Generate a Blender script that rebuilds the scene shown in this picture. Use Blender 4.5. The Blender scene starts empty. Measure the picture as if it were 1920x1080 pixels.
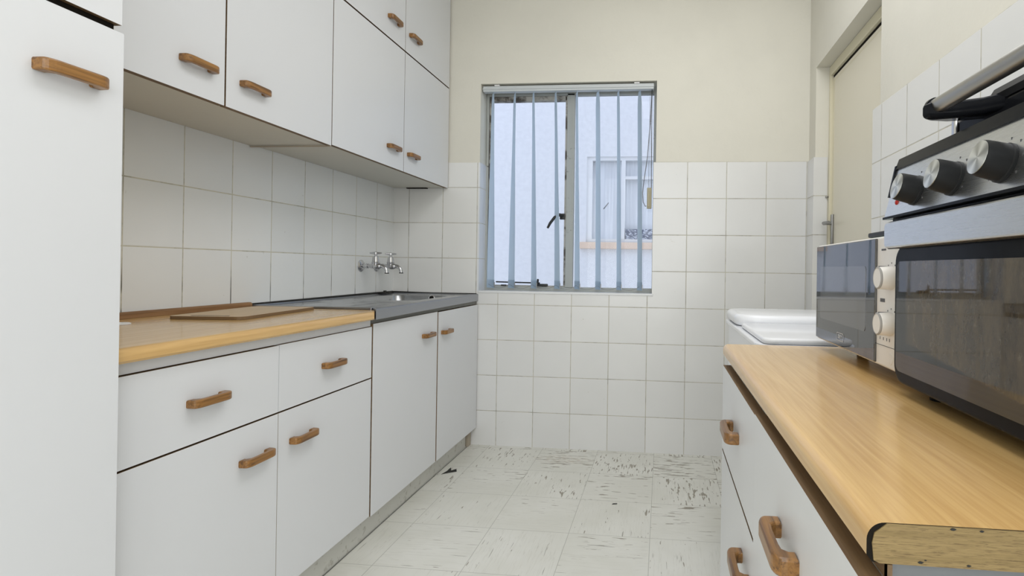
import bpy, bmesh, math, random
from mathutils import Vector, Matrix
random.seed(7)
S = bpy.context.scene
COL = S.collection
PI = math.pi

# ------------------------------------------------------------ camera, world, lights, exposure
F_PX, CX, CY = 1031.7, 1138.0, 500.34
YAW, PITCH, ROLL = .1009, .0023, .0146
cam_data = bpy.data.cameras.new('camera')
cam = bpy.data.objects.new('camera', cam_data)
COL.objects.link(cam)
cam_data.sensor_fit = 'HORIZONTAL'
cam_data.sensor_width = 36
cam_data.lens = 36 * F_PX / 1920
cam_data.shift_x = (960 - CX) / 1920
cam_data.shift_y = (CY - 540) / 1920
cam_data.clip_start = .02
cam.matrix_world = (Matrix.Translation((0, 0, 1.0035)) @ Matrix.Rotation(YAW, 4, 'Z') @
                    Matrix.Rotation(PI / 2 + PITCH, 4, 'X') @ Matrix.Rotation(ROLL, 4, 'Z'))
S.camera = cam

world = bpy.data.worlds.new('sky')
S.world = world
world.use_nodes = True
bg = world.node_tree.nodes['Background']
bg.inputs[0].default_value = (.74, .81, 1.0, 1)
bg.inputs[1].default_value = 1.50

def area(name, loc, rot, sx, sy, power, color):
    d = bpy.data.lights.new(name, 'AREA')
    d.shape = 'RECTANGLE'; d.size = sx; d.size_y = sy; d.energy = power; d.color = color
    o = bpy.data.objects.new(name, d); COL.objects.link(o)
    o.location = loc; o.rotation_euler = rot
    return o
area('ceiling_light', (.20, 1.25, 2.66), (0, 0, 0), .9, 2.1, 20.5, (.98, .985, 1.0))
area('rear_daylight', (-.30, -3.20, 1.40), (PI / 2, 0, 0), 2.0, 2.3, 52, (.92, .955, 1.0))
area('side_fill_light', (.74, -1.45, 1.55), (0, PI / 2, 0), 1.5, 1.9, 32, (.93, .96, 1.0))  # added fill lamp to brighten the left side; the right wall has no window

vs = S.view_settings
vs.view_transform = 'Standard'; vs.look = 'None'; vs.gamma = 1; vs.use_curve_mapping = False
vs.exposure = -0.10

# ------------------------------------------------------------ material helpers
class NT:
    def __init__(s, name):
        s.m = bpy.data.materials.new(name); s.m.use_nodes = True
        s.t = s.m.node_tree; s.N = s.t.nodes; s.L = s.t.links
        s.b = s.N['Principled BSDF']
    def node(s, typ, **kw):
        n = s.N.new(typ)
        for k, v in kw.items(): setattr(n, k, v)
        return n
    def inp(s, n, i, v):
        if hasattr(v, 'links') or isinstance(v, bpy.types.NodeSocket): s.L.new(v, n.inputs[i])
        elif v is not None: n.inputs[i].default_value = v
    def math(s, op, a, b=None, c=None):
        n = s.node('ShaderNodeMath', operation=op)
        s.inp(n, 0, a)
        if b is not None: s.inp(n, 1, b)
        if c is not None: s.inp(n, 2, c)
        return n.outputs[0]
    def mix(s, f, a, b, mode='MIX'):
        n = s.node('ShaderNodeMix', data_type='RGBA', blend_type=mode)
        s.inp(n, 0, f)
        for i, v in ((6, a), (7, b)):
            if isinstance(v, bpy.types.NodeSocket): s.L.new(v, n.inputs[i])
            else: n.inputs[i].default_value = (*v[:3], 1)
        return n.outputs[2]
    def coord(s):
        return s.node('ShaderNodeTexCoord').outputs['Object']
    def xyz(s, v):
        n = s.node('ShaderNodeSeparateXYZ'); s.L.new(v, n.inputs[0]); return n.outputs
    def comb(s, x, y, z):
        n = s.node('ShaderNodeCombineXYZ')
        s.inp(n, 0, x); s.inp(n, 1, y); s.inp(n, 2, z); return n.outputs[0]
    def scale(s, v, sc):
        n = s.node('ShaderNodeMapping'); s.L.new(v, n.inputs[0]); n.inputs['Scale'].default_value = sc
        return n.outputs[0]
    def noise(s, v, sc, det=3, rough=.5, dist=0):
        n = s.node('ShaderNodeTexNoise'); s.L.new(v, n.inputs['Vector'])
        n.inputs['Scale'].default_value = sc; n.inputs['Detail'].default_value = det
        n.inputs['Roughness'].default_value = rough; n.inputs['Distortion'].default_value = dist
        return n.outputs['Fac']
    def ramp(s, v, a, b, lo=0., hi=1.):
        n = s.node('ShaderNodeMapRange', interpolation_type='SMOOTHSTEP')
        s.inp(n, 0, v); s.inp(n, 1, a); s.inp(n, 2, b); s.inp(n, 3, lo); s.inp(n, 4, hi)
        return n.outputs[0]
    def bump(s, h, strength, dist, prev=None):
        n = s.node('ShaderNodeBump'); s.inp(n, 'Height', h)
        n.inputs['Strength'].default_value = strength; n.inputs['Distance'].default_value = dist
        if prev is not None: s.L.new(prev, n.inputs['Normal'])
        s.L.new(n.outputs[0], s.b.inputs['Normal']); return n.outputs[0]
    def set(s, color=None, rough=None, metal=None, **kw):
        if color is not None:
            if isinstance(color, bpy.types.NodeSocket): s.L.new(color, s.b.inputs['Base Color'])
            else: s.b.inputs['Base Color'].default_value = (*color, 1)
        if rough is not None: s.inp(s.b, 'Roughness', rough)
        if metal is not None: s.b.inputs['Metallic'].default_value = metal
        for k, v in kw.items(): s.inp(s.b, k, v)
        return s.m

def simple(name, color, rough=.5, metal=0., var=.03, sc=30, **kw):
    n = NT(name)
    f = n.noise(n.coord(), sc, 3)
    c = n.mix(f, tuple(x * (1 - var) for x in color), tuple(min(1, x * (1 + var)) for x in color))
    return n.set(c, rough, metal, **kw)

def plaster(name, color):
    n = NT(name); v = n.coord()
    f = n.noise(v, 2.2, 4, .6)
    c = n.mix(n.ramp(f, .3, .7), tuple(x * .965 for x in color), tuple(x * 1.02 for x in color))
    # hairline scratches and scuffs
    s1 = n.noise(n.scale(v, (9, 9, 2.5)), 3, 5, .62, 1.5)
    line = n.ramp(n.math('ABSOLUTE', n.math('SUBTRACT', s1, .5)), 0, .004, 1, 0)
    mask = n.ramp(n.noise(v, 2.7, 2), .54, .68)
    c = n.mix(n.math('MULTIPLY', n.math('MULTIPLY', line, mask), .28), c, (.42, .39, .30))
    n.bump(n.noise(v, 60, 5, .65), .25, .002)
    return n.set(c, .75)

def tile(name, axis, u0, uw, v0, vh, color=(.775, .775, .765), grout=(.54, .515, .44), mold=.0, z_mold=.9):
    n = NT(name); co = n.coord(); X, Y, Z = n.xyz(co)
    u = {'X': X, 'Y': Y}[axis]
    def line(c, o, w, seed):
        p = n.math('DIVIDE', n.math('SUBTRACT', c, o), w)
        fr = n.math('ABSOLUTE', n.math('SUBTRACT', n.math('FRACT', n.math('ADD', p, .5)), .5))
        return n.math('MULTIPLY', fr, w)
    du = line(u, u0, uw, 0); dv = line(Z, v0, vh, 1)
    d = n.math('MINIMUM', du, dv)
    g = n.ramp(d, .0012, .0025, 1, 0)
    iu = n.math('FLOOR', n.math('DIVIDE', n.math('SUBTRACT', u, u0), uw))
    iv = n.math('FLOOR', n.math('DIVIDE', n.math('SUBTRACT', Z, v0), vh))
    wn = n.node('ShaderNodeTexWhiteNoise', noise_dimensions='2D'); n.L.new(n.comb(iu, iv, 0), wn.inputs['Vector'])
    tone = n.math('MULTIPLY_ADD', wn.outputs['Value'], .05, .955)
    sm = n.noise(co, 3.5, 3)
    base = n.mix(n.ramp(sm, .3, .7), tuple(x * .97 for x in color), color)
    hs = n.node('ShaderNodeHueSaturation'); n.L.new(base, hs.inputs['Color']); n.L.new(tone, hs.inputs['Value'])
    gn = n.noise(co, 12, 4, .7)
    gcol = n.mix(n.ramp(gn, .45, .70), grout, tuple(x * .62 for x in grout))
    if mold:
        mm = n.math('MULTIPLY', n.ramp(n.noise(co, 9, 3), .42, .62), n.ramp(Z, z_mold + .14, z_mold, 0, mold))
        gcol = n.mix(mm, gcol, (.05, .05, .045))
    c = n.mix(g, hs.outputs[0], gcol)
    spots = n.ramp(n.noise(co, 55, 2), .765, .79)
    c = n.mix(n.math('MULTIPLY', spots, .35), c, (.5, .48, .42))
    h = n.math('SUBTRACT', n.math('MULTIPLY', n.noise(co, 7, 2), .25), n.math('MULTIPLY', n.ramp(d, .0, .004, 1, 0), 1))
    n.bump(h, .35, .0015)
    return n.set(c, n.math('MULTIPLY_ADD', g, .55, .22))

def wood(name, c1, c2, axis='Y', rough=.3, grain=1., coat=0., dark=None):
    n = NT(name); v = n.coord()
    st = {'Y': (26, 1.1, 26), 'X': (1.1, 26, 26), 'Z': (26, 26, 1.1)}[axis]
    st = tuple(x * grain for x in st)
    a = n.noise(n.scale(v, st), 2.2, 5, .62, .6)
    st2 = {'Y': (120, 3, 120), 'X': (3, 120, 120), 'Z': (120, 120, 3)}[axis]
    b = n.noise(n.scale(v, tuple(x * grain for x in st2)), 2.2, 3, .6)
    f = n.math('ADD', n.math('MULTIPLY', a, .65), n.math('MULTIPLY', b, .35))
    c = n.mix(n.ramp(f, .34, .66), c1, c2)
    if dark:
        l = n.ramp(n.noise(n.scale(v, tuple(x * 1.6 * grain for x in st)), 2.0, 4, .6, 1.2), .50, .64)
        c = n.mix(n.math('MULTIPLY', l, .75), c, dark)
    n.bump(b, .08, .0006)
    return n.set(c, rough, **({'Coat Weight': coat, 'Coat Roughness': .12} if coat else {}))

def metal(name, col, rough, brush=None):
    n = NT(name); v = n.coord()
    if brush:
        st = {'Y': (900, 6, 900), 'X': (6, 900, 900)}[brush]
        f = n.noise(n.scale(v, st), 2, 2, .6)
    else:
        f = n.noise(v, 18, 4, .6)
    c = n.mix(f, tuple(x * .88 for x in col), col)
    return n.set(c, n.math('MULTIPLY_ADD', f, .06 if brush else .14, rough - .03), 1.0)

M = {}
M['cream'] = plaster('cream_plaster', (.735, .712, .63))
M['ceiling'] = plaster('white_plaster', (.80, .79, .76))
M['laminate'] = simple('white_laminate', (.745, .755, .775), .34, var=.012, sc=3)
M['under'] = simple('carcass_laminate', (.66, .645, .58), .5, var=.03, sc=5)
M['edge'] = wood('chipboard_edge', (.13, .078, .036), (.22, .14, .07), 'Y', .6)
M['pale_edge'] = simple('pale_board_edge', (.44, .38, .30), .6)
M['dark'] = simple('gap_black', (.012, .010, .008), .85, IOR=1.2)
M['oak'] = wood('oak_handle', (.17, .075, .015), (.36, .172, .044), 'Y', .34, 1.0, .2, dark=(.09, .038, .012))
M['oak_strip'] = wood('oak_strip', (.20, .10, .04), (.34, .19, .085), 'Y', .5)
M['top'] = wood('beech_laminate', (.60, .365, .135), (.74, .485, .20), 'Y', .24, .9, .35)
M['top_end'] = wood('beech_end', (.21, .145, .055), (.29, .205, .085), 'X', .6, 4.2, 0, dark=(.10, .06, .022))
M['steel'] = metal('stainless_sink', (.50, .51, .53), .20)
M['steel_front'] = metal('stainless_sink_front', (.40, .41, .44), .36, 'Y')
M['steel_brush'] = metal('stainless_brushed', (.78, .79, .80), .28, 'Y')
M['chrome'] = metal('chrome', (.62, .62, .64), .16)
M['blackgloss'] = simple('black_gloss_plastic', (.012, .013, .016), .12, IOR=1.14)
M['blackmatt'] = simple('black_matt_plastic', (.018, .019, .021), .42, IOR=1.3)
M['knobblack'] = simple('knob_black', (.016, .017, .019), .45, IOR=1.25)
M['mould'] = simple('black_sealant', (.02, .02, .018), .8)
M['whiteplastic'] = simple('white_plastic', (.80, .80, .80), .3, var=.01)
M['creamplastic'] = simple('cream_plastic', (.83, .80, .76), .35, var=.01)
M['enamel'] = simple('white_enamel', (.86, .87, .90), .16, var=.01, sc=3)
M['ring'] = simple('grey_ring', (.36, .35, .34), .35)
M['print'] = simple('grey_print', (.10, .10, .11), .6)
M['lightprint'] = simple('pale_print', (.62, .64, .68), .5)
M['red'] = simple('red_indicator', (.45, .015, .012), .2)
M['teal'] = simple('teal_plastic', (.18, .42, .40), .4)
def fabric(name, col):
    n = NT(name); di = n.node('ShaderNodeBsdfDiffuse'); tl = n.node('ShaderNodeBsdfTranslucent'); f = n.noise(n.scale(n.coord(), (400, 400, 60)), 2, 3)
    c = n.mix(f, tuple(x * .95 for x in col), col); n.L.new(c, di.inputs[0]); n.L.new(c, tl.inputs[0])
    mx = n.node('ShaderNodeMixShader'); mx.inputs[0].default_value = .5
    n.L.new(di.outputs[0], mx.inputs[1]); n.L.new(tl.outputs[0], mx.inputs[2]); n.L.new(mx.outputs[0], n.N['Material Output'].inputs[0]); return n.m
M['slat'] = fabric('blue_grey_fabric', (.74, .87, 1.0))
M['slat_pocket'] = fabric('blue_grey_pocket', (.70, .80, .88))
M['rail'] = simple('headrail_white', (.58, .61, .62), .4)
M['chain'] = simple('grey_chain', (.12, .12, .12), .4)
M['beigebox'] = simple('aged_beige_plastic', (.42, .38, .26), .55)
M['doorpaint'] = simple('cream_gloss_paint', (.77, .725, .60), .38, var=.012, sc=3)
M['frame_paint_cream'] = simple('door_frame_paint', (.74, .69, .52), .4, var=.03, sc=8)
M['iron'] = simple('dark_iron', (.05, .05, .048), .55, .6)
M['lead'] = metal('dull_steel', (.34, .34, .34), .34)
M['orange_sill'] = simple('terracotta_sill', (.84, .66, .52), .8, var=.12, sc=14)
M['curtain'] = None

def worn_paint():
    n = NT('worn_window_paint'); v = n.coord()
    a = n.noise(v, 26, 5, .7); b = n.noise(v, 5, 3)
    m = n.math('MULTIPLY', n.ramp(a, .58, .64), n.ramp(b, .52, .66))
    c = n.mix(m, (.43, .44, .415), (.10, .09, .075))
    return n.set(c, .55)
M['winpaint'] = worn_paint()
def old_putty():
    n = NT('old_putty'); v = n.coord()
    c = n.mix(n.ramp(n.noise(v, 11, 5, .6), .46, .62), (.45, .43, .39), (.10, .085, .07))
    return n.set(c, .8)
M['putty'] = old_putty()

def glass_mat(name, refl=.08):
    n = NT(name)
    tr = n.node('ShaderNodeBsdfTransparent'); gl = n.node('ShaderNodeBsdfGlossy'); gl.inputs['Roughness'].default_value = .02
    fr = n.node('ShaderNodeFresnel'); fr.inputs['IOR'].default_value = 1.22
    dirt = n.noise(n.coord(), 20, 4, .7)
    tr.inputs[0].default_value = (.97, .98, .98, 1)
    mx = n.node('ShaderNodeMixShader'); n.L.new(fr.outputs[0], mx.inputs[0]); n.L.new(tr.outputs[0], mx.inputs[1]); n.L.new(gl.outputs[0], mx.inputs[2])
    n.L.new(mx.outputs[0], n.N['Material Output'].inputs[0])
    return n.m
M['glass'] = glass_mat('window_glass')

def floor_mat():
    n = NT('vinyl_floor_tiles'); co = n.coord(); X, Y, Z = n.xyz(co)
    px, py, w = -.951, 1.752, .306
    a = n.math('DIVIDE', n.math('SUBTRACT', X, px), w); b = n.math('DIVIDE', n.math('SUBTRACT', Y, py), w)
    def dist(p): return n.math('MULTIPLY', n.math('ABSOLUTE', n.math('SUBTRACT', n.math('FRACT', n.math('ADD', p, .5)), .5)), w)
    d = n.math('MINIMUM', dist(a), dist(b))
    ia, ib = n.math('FLOOR', a), n.math('FLOOR', b)
    par = n.math('ABSOLUTE', n.math('MODULO', n.math('ADD', ia, ib), 2.0))
    par = n.math('GREATER_THAN', par, .5)
    wn = n.node('ShaderNodeTexWhiteNoise', noise_dimensions='2D'); n.L.new(n.comb(ia, ib, 0), wn.inputs['Vector'])
    rnd = wn.outputs['Value']
    off = n.math('MULTIPLY', rnd, 37.0)
    def streak(sa, sb, det, o):
        # along Y (parity 1) or X (parity 0)
        u = n.math('ADD', n.math('MULTIPLY', X, sa), o); v2 = n.math('MULTIPLY', Y, sb)
        u2 = n.math('ADD', n.math('MULTIPLY', X, sb), o); v3 = n.math('MULTIPLY', Y, sa)
        mx = n.node('ShaderNodeMix', data_type='VECTOR')
        n.L.new(par, mx.inputs[0]); n.L.new(n.comb(u2, v3, off), mx.inputs[4]); n.L.new(n.comb(u, v2, off), mx.inputs[5])
        return n.noise(mx.outputs[1], 1., det, .55)
    s_f = streak(70, 3.2, 3, 0.)
    s_m = streak(88, 13, 2, 5.)
    wear = n.noise(co, 3.4, 3, .6)
    wy = n.ramp(Y, 1.9, 2.85, .0, .11); wx = n.ramp(X, -.7, .0, .0, .045)
    thr = n.math('SUBTRACT', .742, n.math('ADD', n.math('ADD', wy, wx), n.math('MULTIPLY', n.math('SUBTRACT', wear, .5), .42)))
    mark = n.ramp(s_m, thr, n.math('ADD', thr, .035))
    s_l = streak(150, 6.5, 2, 11.)
    thr2 = n.math('SUBTRACT', .690, n.math('MULTIPLY', n.math('SUBTRACT', wear, .5), .25))
    mark2 = n.ramp(s_l, thr2, n.math('ADD', thr2, .03))
    fine = n.ramp(n.math('ABSOLUTE', n.math('SUBTRACT', s_f, .5)), 0, .022, 1, 0)
    base = n.mix(n.ramp(wear, .3, .7), (.74, .735, .675), (.81, .805, .755))
    tint = n.mix(rnd, (.97, .97, .96), (1.0, 1.0, 1.0))
    c = n.mix(1, base, tint, 'MULTIPLY')
    c = n.mix(n.math('MULTIPLY', fine, .20), c, (.44, .42, .35))
    c = n.mix(n.math('MULTIPLY', mark2, .7), c, (.20, .18, .14))
    # brown stain patch near back wall
    dx = n.math('DIVIDE', n.math('ADD', X, .50), .16); dy = n.math('DIVIDE', n.math('SUBTRACT', Y, 2.84), .07)
    rr = n.math('SQRT', n.math('ADD', n.math('MULTIPLY', dx, dx), n.math('MULTIPLY', dy, dy)))
    st = n.math('MULTIPLY', n.ramp(rr, .3, 1.3, 1, 0), n.ramp(n.noise(n.scale(co, (18, 60, 1)), 1.4, 4, .7), .42, .68))
    c = n.mix(n.math('MULTIPLY', st, .6), c, (.40, .30, .18))
    c = n.mix(n.math('MULTIPLY', mark, .78), c, (.20, .165, .11))
    c = n.mix(n.ramp(d, .0004, .0014, .55, 0), c, (.17, .165, .13))
    n.bump(n.math('ADD', n.math('MULTIPLY', mark, -1), n.math('MULTIPLY', n.noise(co, 6, 2), .4)), .25, .0015)
    return n.set(c, n.math('MULTIPLY_ADD', wear, .2, .32))
M['floor'] = floor_mat()

def outside_plaster():
    n = NT('rough_cast_plaster'); co = n.coord()
    f = n.noise(co, 22, 4, .6); g = n.noise(n.scale(co, (3, 3, 8)), 3, 3)
    n.bump(n.math('ADD', f, n.math('MULTIPLY', g, .8)), .4, .008)
    return n.set(n.mix(n.ramp(f, .35, .65), (.82, .83, .85), (.86, .87, .89)), .9)
M['roughcast'] = outside_plaster()

def oven_glass():
    n = NT('stained_oven_glass'); co = n.coord(); X, Y, Z = n.xyz(co)
    a = n.noise(n.scale(co, (1, 22, 9)), 2.0, 7, .75, .3); b = n.noise(n.scale(co, (1, 40, 26)), 2, 4, .8)
    edge_y = n.math('ADD', n.math('SUBTRACT', .90, n.math('MULTIPLY', n.math('SUBTRACT', .885, Y), .10)), n.math('MULTIPLY', a, .012))
    area_ = n.math('MULTIPLY', n.ramp(n.math('SUBTRACT', Z, edge_y), -.002, .002, 0, 1), n.ramp(Y, .846, .832, 0, 1))
    stain = n.math('MULTIPLY', n.ramp(a, .30, .70, .35, 1), area_)
    c = n.mix(stain, (.018, .019, .021), (.092, .070, .042))
    c = n.mix(n.math('MULTIPLY', n.ramp(b, .56, .70), n.math('MULTIPLY', stain, .5)), c, (.17, .15, .12))
    return n.set(c, n.math('MULTIPLY_ADD', n.noise(co, 60, 4, .7), .04, .01), 0., IOR=1.65)
M['ovenglass'] = oven_glass()
def mirror_black():
    n = NT('tinted_door_glass')
    return n.set((.014, .014, .017), .02, 0., IOR=2.05)
M['mwglass'] = mirror_black()
M['mwscreen'] = simple('perforated_screen', (.085, .085, .09), .05, IOR=2.05)
def knob_disc():
    n = NT('spun_aluminium'); co = n.coord(); X, Y, Z = n.xyz(co)
    ang = n.math('ARCTAN2', Z, Y)
    s = n.math('MULTIPLY_ADD', n.math('SINE', n.math('MULTIPLY', ang, 4)), .5, .5)
    return n.set(n.mix(s, (.45, .46, .45), (.85, .86, .84)), n.math('MULTIPLY_ADD', s, .1, .28), 1.0)
M['disc'] = knob_disc()
def net_curtain():
    n = NT('net_curtain_window'); co = n.coord()
    f = n.noise(n.scale(co, (40, 1, 1.2)), 1.5, 3)
    return n.set(n.mix(n.ramp(f, .35, .65), (.70, .73, .77), (.80, .83, .87)), .5)
M['curtain'] = net_curtain()
def basket_mat():
    n = NT('dark_mesh'); co = n.coord()
    f = n.noise(n.scale(co, (22, 1, 40)), 1.6, 3, .7)
    return n.set(n.mix(n.ramp(f, .45, .60), (.14, .16, .22), (.62, .66, .74)), .6)
M['basket'] = basket_mat()

# ------------------------------------------------------------ geometry helpers
class MB:
    def __init__(s): s.bm = bmesh.new()
    def _bev(s, faces_new, r, seg):
        es = list({e for f in faces_new for e in f.edges})
        bmesh.ops.bevel(s.bm, geom=es, offset=r, segments=seg, affect='EDGES', profile=.5, clamp_overlap=True)
    def box(s, x0, x1, y0, y1, z0, z1, r=0, seg=2, mi=0):
        vs_ = [s.bm.verts.new(p) for p in ((x0, y0, z0), (x1, y0, z0), (x1, y1, z0), (x0, y1, z0), (x0, y0, z1), (x1, y0, z1), (x1, y1, z1), (x0, y1, z1))]
        fs = [s.bm.faces.new([vs_[i] for i in q]) for q in ((0, 3, 2, 1), (4, 5, 6, 7), (0, 1, 5, 4), (1, 2, 6, 5), (2, 3, 7, 6), (3, 0, 4, 7))]
        for f in fs: f.material_index = mi
        if r: s._bev(fs, r, seg)
        return fs
    def prism(s, pts, axis, a, b, r=0, seg=2, mi=0):
        """polygon pts (2-D) extruded along axis from a to b; axis X: pts=(y,z), Y: pts=(x,z), Z: pts=(x,y)"""
        def P(p, t): return {'X': (t, p[0], p[1]), 'Y': (p[0], t, p[1]), 'Z': (p[0], p[1], t)}[axis]
        A = [s.bm.verts.new(P(p, a)) for p in pts]; B = [s.bm.verts.new(P(p, b)) for p in pts]
        fs = [s.bm.faces.new(A), s.bm.faces.new(B[::-1])]
        n = len(pts)
        side = [s.bm.faces.new([A[i], B[i], B[(i + 1) % n], A[(i + 1) % n]]) for i in range(n)]
        for f in fs + side: f.material_index = mi
        bmesh.ops.recalc_face_normals(s.bm, faces=fs + side)
        if r:
            es = list({e for f in fs for e in f.edges})
            bmesh.ops.bevel(s.bm, geom=es, offset=r, segments=seg, affect='EDGES', profile=.5, clamp_overlap=True)
        return fs
    def cyl(s, p, q, r1, r2=None, n=24, caps=True, mi=0):
        p, q = Vector(p), Vector(q); r2 = r1 if r2 is None else r2
        d = (q - p).normalized(); a = d.orthogonal().normalized(); b = d.cross(a)
        A = []; B = []
        for i in range(n):
            t = 2 * PI * i / n; o = a * math.cos(t) + b * math.sin(t)
            A.append(s.bm.verts.new(p + o * r1)); B.append(s.bm.verts.new(q + o * r2))
        for i in range(n):
            f = s.bm.faces.new([A[i], A[(i + 1) % n], B[(i + 1) % n], B[i]]); f.material_index = mi; f.smooth = True
        if caps:
            s.bm.faces.new(A[::-1]).material_index = mi; s.bm.faces.new(B).material_index = mi
    def lathe(s, origin, axis, prof, n=28, mi=0):
        """prof = [(distance along axis, radius)]"""
        o = Vector(origin); d = Vector(axis).normalized(); a = d.orthogonal().normalized(); b = d.cross(a)
        rings = []
        for t, r in prof:
            rings.append([s.bm.verts.new(o + d * t + (a * math.cos(2 * PI * i / n) + b * math.sin(2 * PI * i / n)) * max(r, 1e-5)) for i in range(n)])
        for R0, R1 in zip(rings, rings[1:]):
            for i in range(n):
                f = s.bm.faces.new([R0[i], R0[(i + 1) % n], R1[(i + 1) % n], R1[i]]); f.smooth = True; f.material_index = mi
        s.bm.faces.new(rings[0][::-1]); s.bm.faces.new(rings[-1])
    def tube(s, pts, rad, n=12, mi=0):
        pts = [Vector(p) for p in pts]
        rad = rad if isinstance(rad, (list, tuple)) else [rad] * len(pts)
        prev = None; rings = []
        for i, p in enumerate(pts):
            d = (pts[min(i + 1, len(pts) - 1)] - pts[max(i - 1, 0)]).normalized()
            if prev is None: a = d.orthogonal().normalized()
            else: a = (prev - d * prev.dot(d)).normalized()
            prev = a; b = d.cross(a)
            rings.append([s.bm.verts.new(p + (a * math.cos(2 * PI * k / n) + b * math.sin(2 * PI * k / n)) * rad[i]) for k in range(n)])
        for R0, R1 in zip(rings, rings[1:]):
            for i in range(n):
                f = s.bm.faces.new([R0[i], R0[(i + 1) % n], R1[(i + 1) % n], R1[i]]); f.smooth = True; f.material_index = mi
        s.bm.faces.new(rings[0][::-1]).material_index = mi; s.bm.faces.new(rings[-1]).material_index = mi
    def build(s, name, mats, parent=None, smooth=False):
        bmesh.ops.recalc_face_normals(s.bm, faces=s.bm.faces[:])
        me = bpy.data.meshes.new(name); s.bm.to_mesh(me); s.bm.free()
        for m in (mats if isinstance(mats, (list, tuple)) else [mats]): me.materials.append(m)
        if smooth:
            for p in me.polygons: p.use_smooth = True
            try: me.set_sharp_from_angle(angle=math.radians(38))
            except Exception: pass
        o = bpy.data.objects.new(name, me); COL.objects.link(o)
        if parent is not None:
            o.parent = parent
            o.matrix_parent_inverse = Matrix.Translation(-parent_loc(parent))
        return o

def parent_loc(p):
    v = Vector((0, 0, 0)); q = p
    while q is not None:
        v += q.location
        if q.parent is not None: v += q.matrix_parent_inverse.translation
        q = q.parent
    return v

def thing(name, loc, label=None, cat=None, group=None, kind=None):
    o = bpy.data.objects.new(name, None); COL.objects.link(o); o.location = loc
    o.empty_display_size = .05
    return tag(o, label, cat, group, kind)
def tag(o, label=None, cat=None, group=None, kind=None):
    if label: o['label'] = label
    if cat: o['category'] = cat
    if group: o['group'] = group
    if kind: o['kind'] = kind
    return o
def struct(o): o['kind'] = 'structure'; return o

def arc(cx, cy, r, a0, a1, n=6):
    return [(cx + r * math.cos(math.radians(a0 + (a1 - a0) * i / n)), cy + r * math.sin(math.radians(a0 + (a1 - a0) * i / n))) for i in range(n + 1)]
def rrect(x0, x1, y0, y1, r, n=6):
    return arc(x1 - r, y1 - r, r, 0, 90, n) + arc(x0 + r, y1 - r, r, 90, 180, n) + arc(x0 + r, y0 + r, r, 180, 270, n) + arc(x1 - r, y0 + r, r, 270, 360, n)

# ------------------------------------------------------------ room constants
XL, XR, YB, YR, ZC = -1.5345, .765, 3.0106, -3.30, 2.70
WX0, WX1, WZ0, WZ1 = -1.034, -.045, .867, 2.032      # window opening
DY0, DY1, DZ = 2.05, 2.893, 2.04                    # door opening in right wall
XT = .745                                            # face of right wall tiles

# ------------------------------------------------------------ room shell
b = MB(); b.box(XL - .3, 1.6, YR - .3, YB + .3, -.12, 0)
struct(b.build('floor', M['floor']))
b = MB(); b.box(XL - .3, 1.6, YR - .3, YB + .3, ZC, ZC + .12)
struct(b.build('ceiling', M['ceiling']))
b = MB(); b.box(XL - .25, XL - .003, YR, YB + .25, 0, ZC)
wall_left = struct(b.build('wall_left', M['cream']))
PB = YB + .003
b = MB()
b.box(XL - .003, WX0, PB, YB + .25, 0, ZC); b.box(WX1, 1.5, PB, YB + .25, 0, ZC)
b.box(WX0, WX1, PB, YB + .25, 0, WZ0 - .012); b.box(WX0, WX1, PB, YB + .25, WZ1, ZC)
wall_back = struct(b.build('wall_back', M['cream']))
b = MB()
b.box(XR, XR + .30, YR, DY0, 0, ZC); b.box(XR, XR + .30, DY0, PB, DZ, ZC); b.box(XR, XR + .30, DY1, PB, 0, DZ)
b.box(XR + .26, XR + .30, DY0, DY1, 0, DZ)
wall_right = struct(b.build('wall_right', M['cream']))
b = MB(); b.box(XL - .25, XR + .3, YR - .2, YR, 0, ZC)
struct(b.build('wall_rear', M['cream']))

# tiling (children of the walls)
mA = tile('tiles_back_left', 'X', -1.445, .2, 1.047, .2, color=(.83, .83, .81), mold=1., z_mold=.90)
mB = tile('tiles_back', 'X', -.9177, .209, .7902, .1989)
mL = tile('tiles_left', 'Y', 1.6218, .2, 1.047, .2, color=(.86, .875, .87), grout=(.62, .60, .50), mold=1., z_mold=.90)
mR = tile('tiles_right', 'Y', 1.388, .199, 1.588, .197)
mRv = tile('tiles_reveal', 'Y', 2.5, .9, 1.047, .2, color=(.80, .82, .86))
b = MB(); b.box(XL, WX0 - .001, YB, PB, .80, 1.588); b.build('tiling', mA, wall_back)
b = MB(); b.box(XL, WX0 - .001, YB, PB, 0, .80)
b.box(WX0 - .001, WX1 - .012, YB, PB, 0, WZ0 - .002); b.box(WX1 - .012, .757, YB, PB, 0, 1.5858)
b.build('tiling', mB, wall_back)
b = MB(); b.box(WX0 - .004, WX0 + .004, YB - .001, YB + .115, WZ0 - .004, 1.588); b.build('reveal_tiling', mRv, wall_back)
b = MB(); b.box(XL - .003, XL, .3, YB, 0, 1.9); b.build('tiling', mL, wall_left)
b = MB(); b.box(XT, XR + .001, YR, DY0 + .018, 0, 1.588, .0015)
b.build('tiling', mR, wall_right)
mJ = tile('tiles_jamb', 'X', .2, 5, .7902, .1989)
b = MB(); b.box(.757, XR + .06, DY1 - .004, DY1, 0, 1.583); b.build('jamb_tiling', mJ, wall_right)
mJ2 = tile('tiles_jamb_return', 'Y', 9.2, 5, .7902, .1989)
b = MB(); b.box(.757, XR + .001, DY1 + .0002, YB - .0005, 0, 1.583); b.build('jamb_tiling', mJ2, wall_right)

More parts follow.
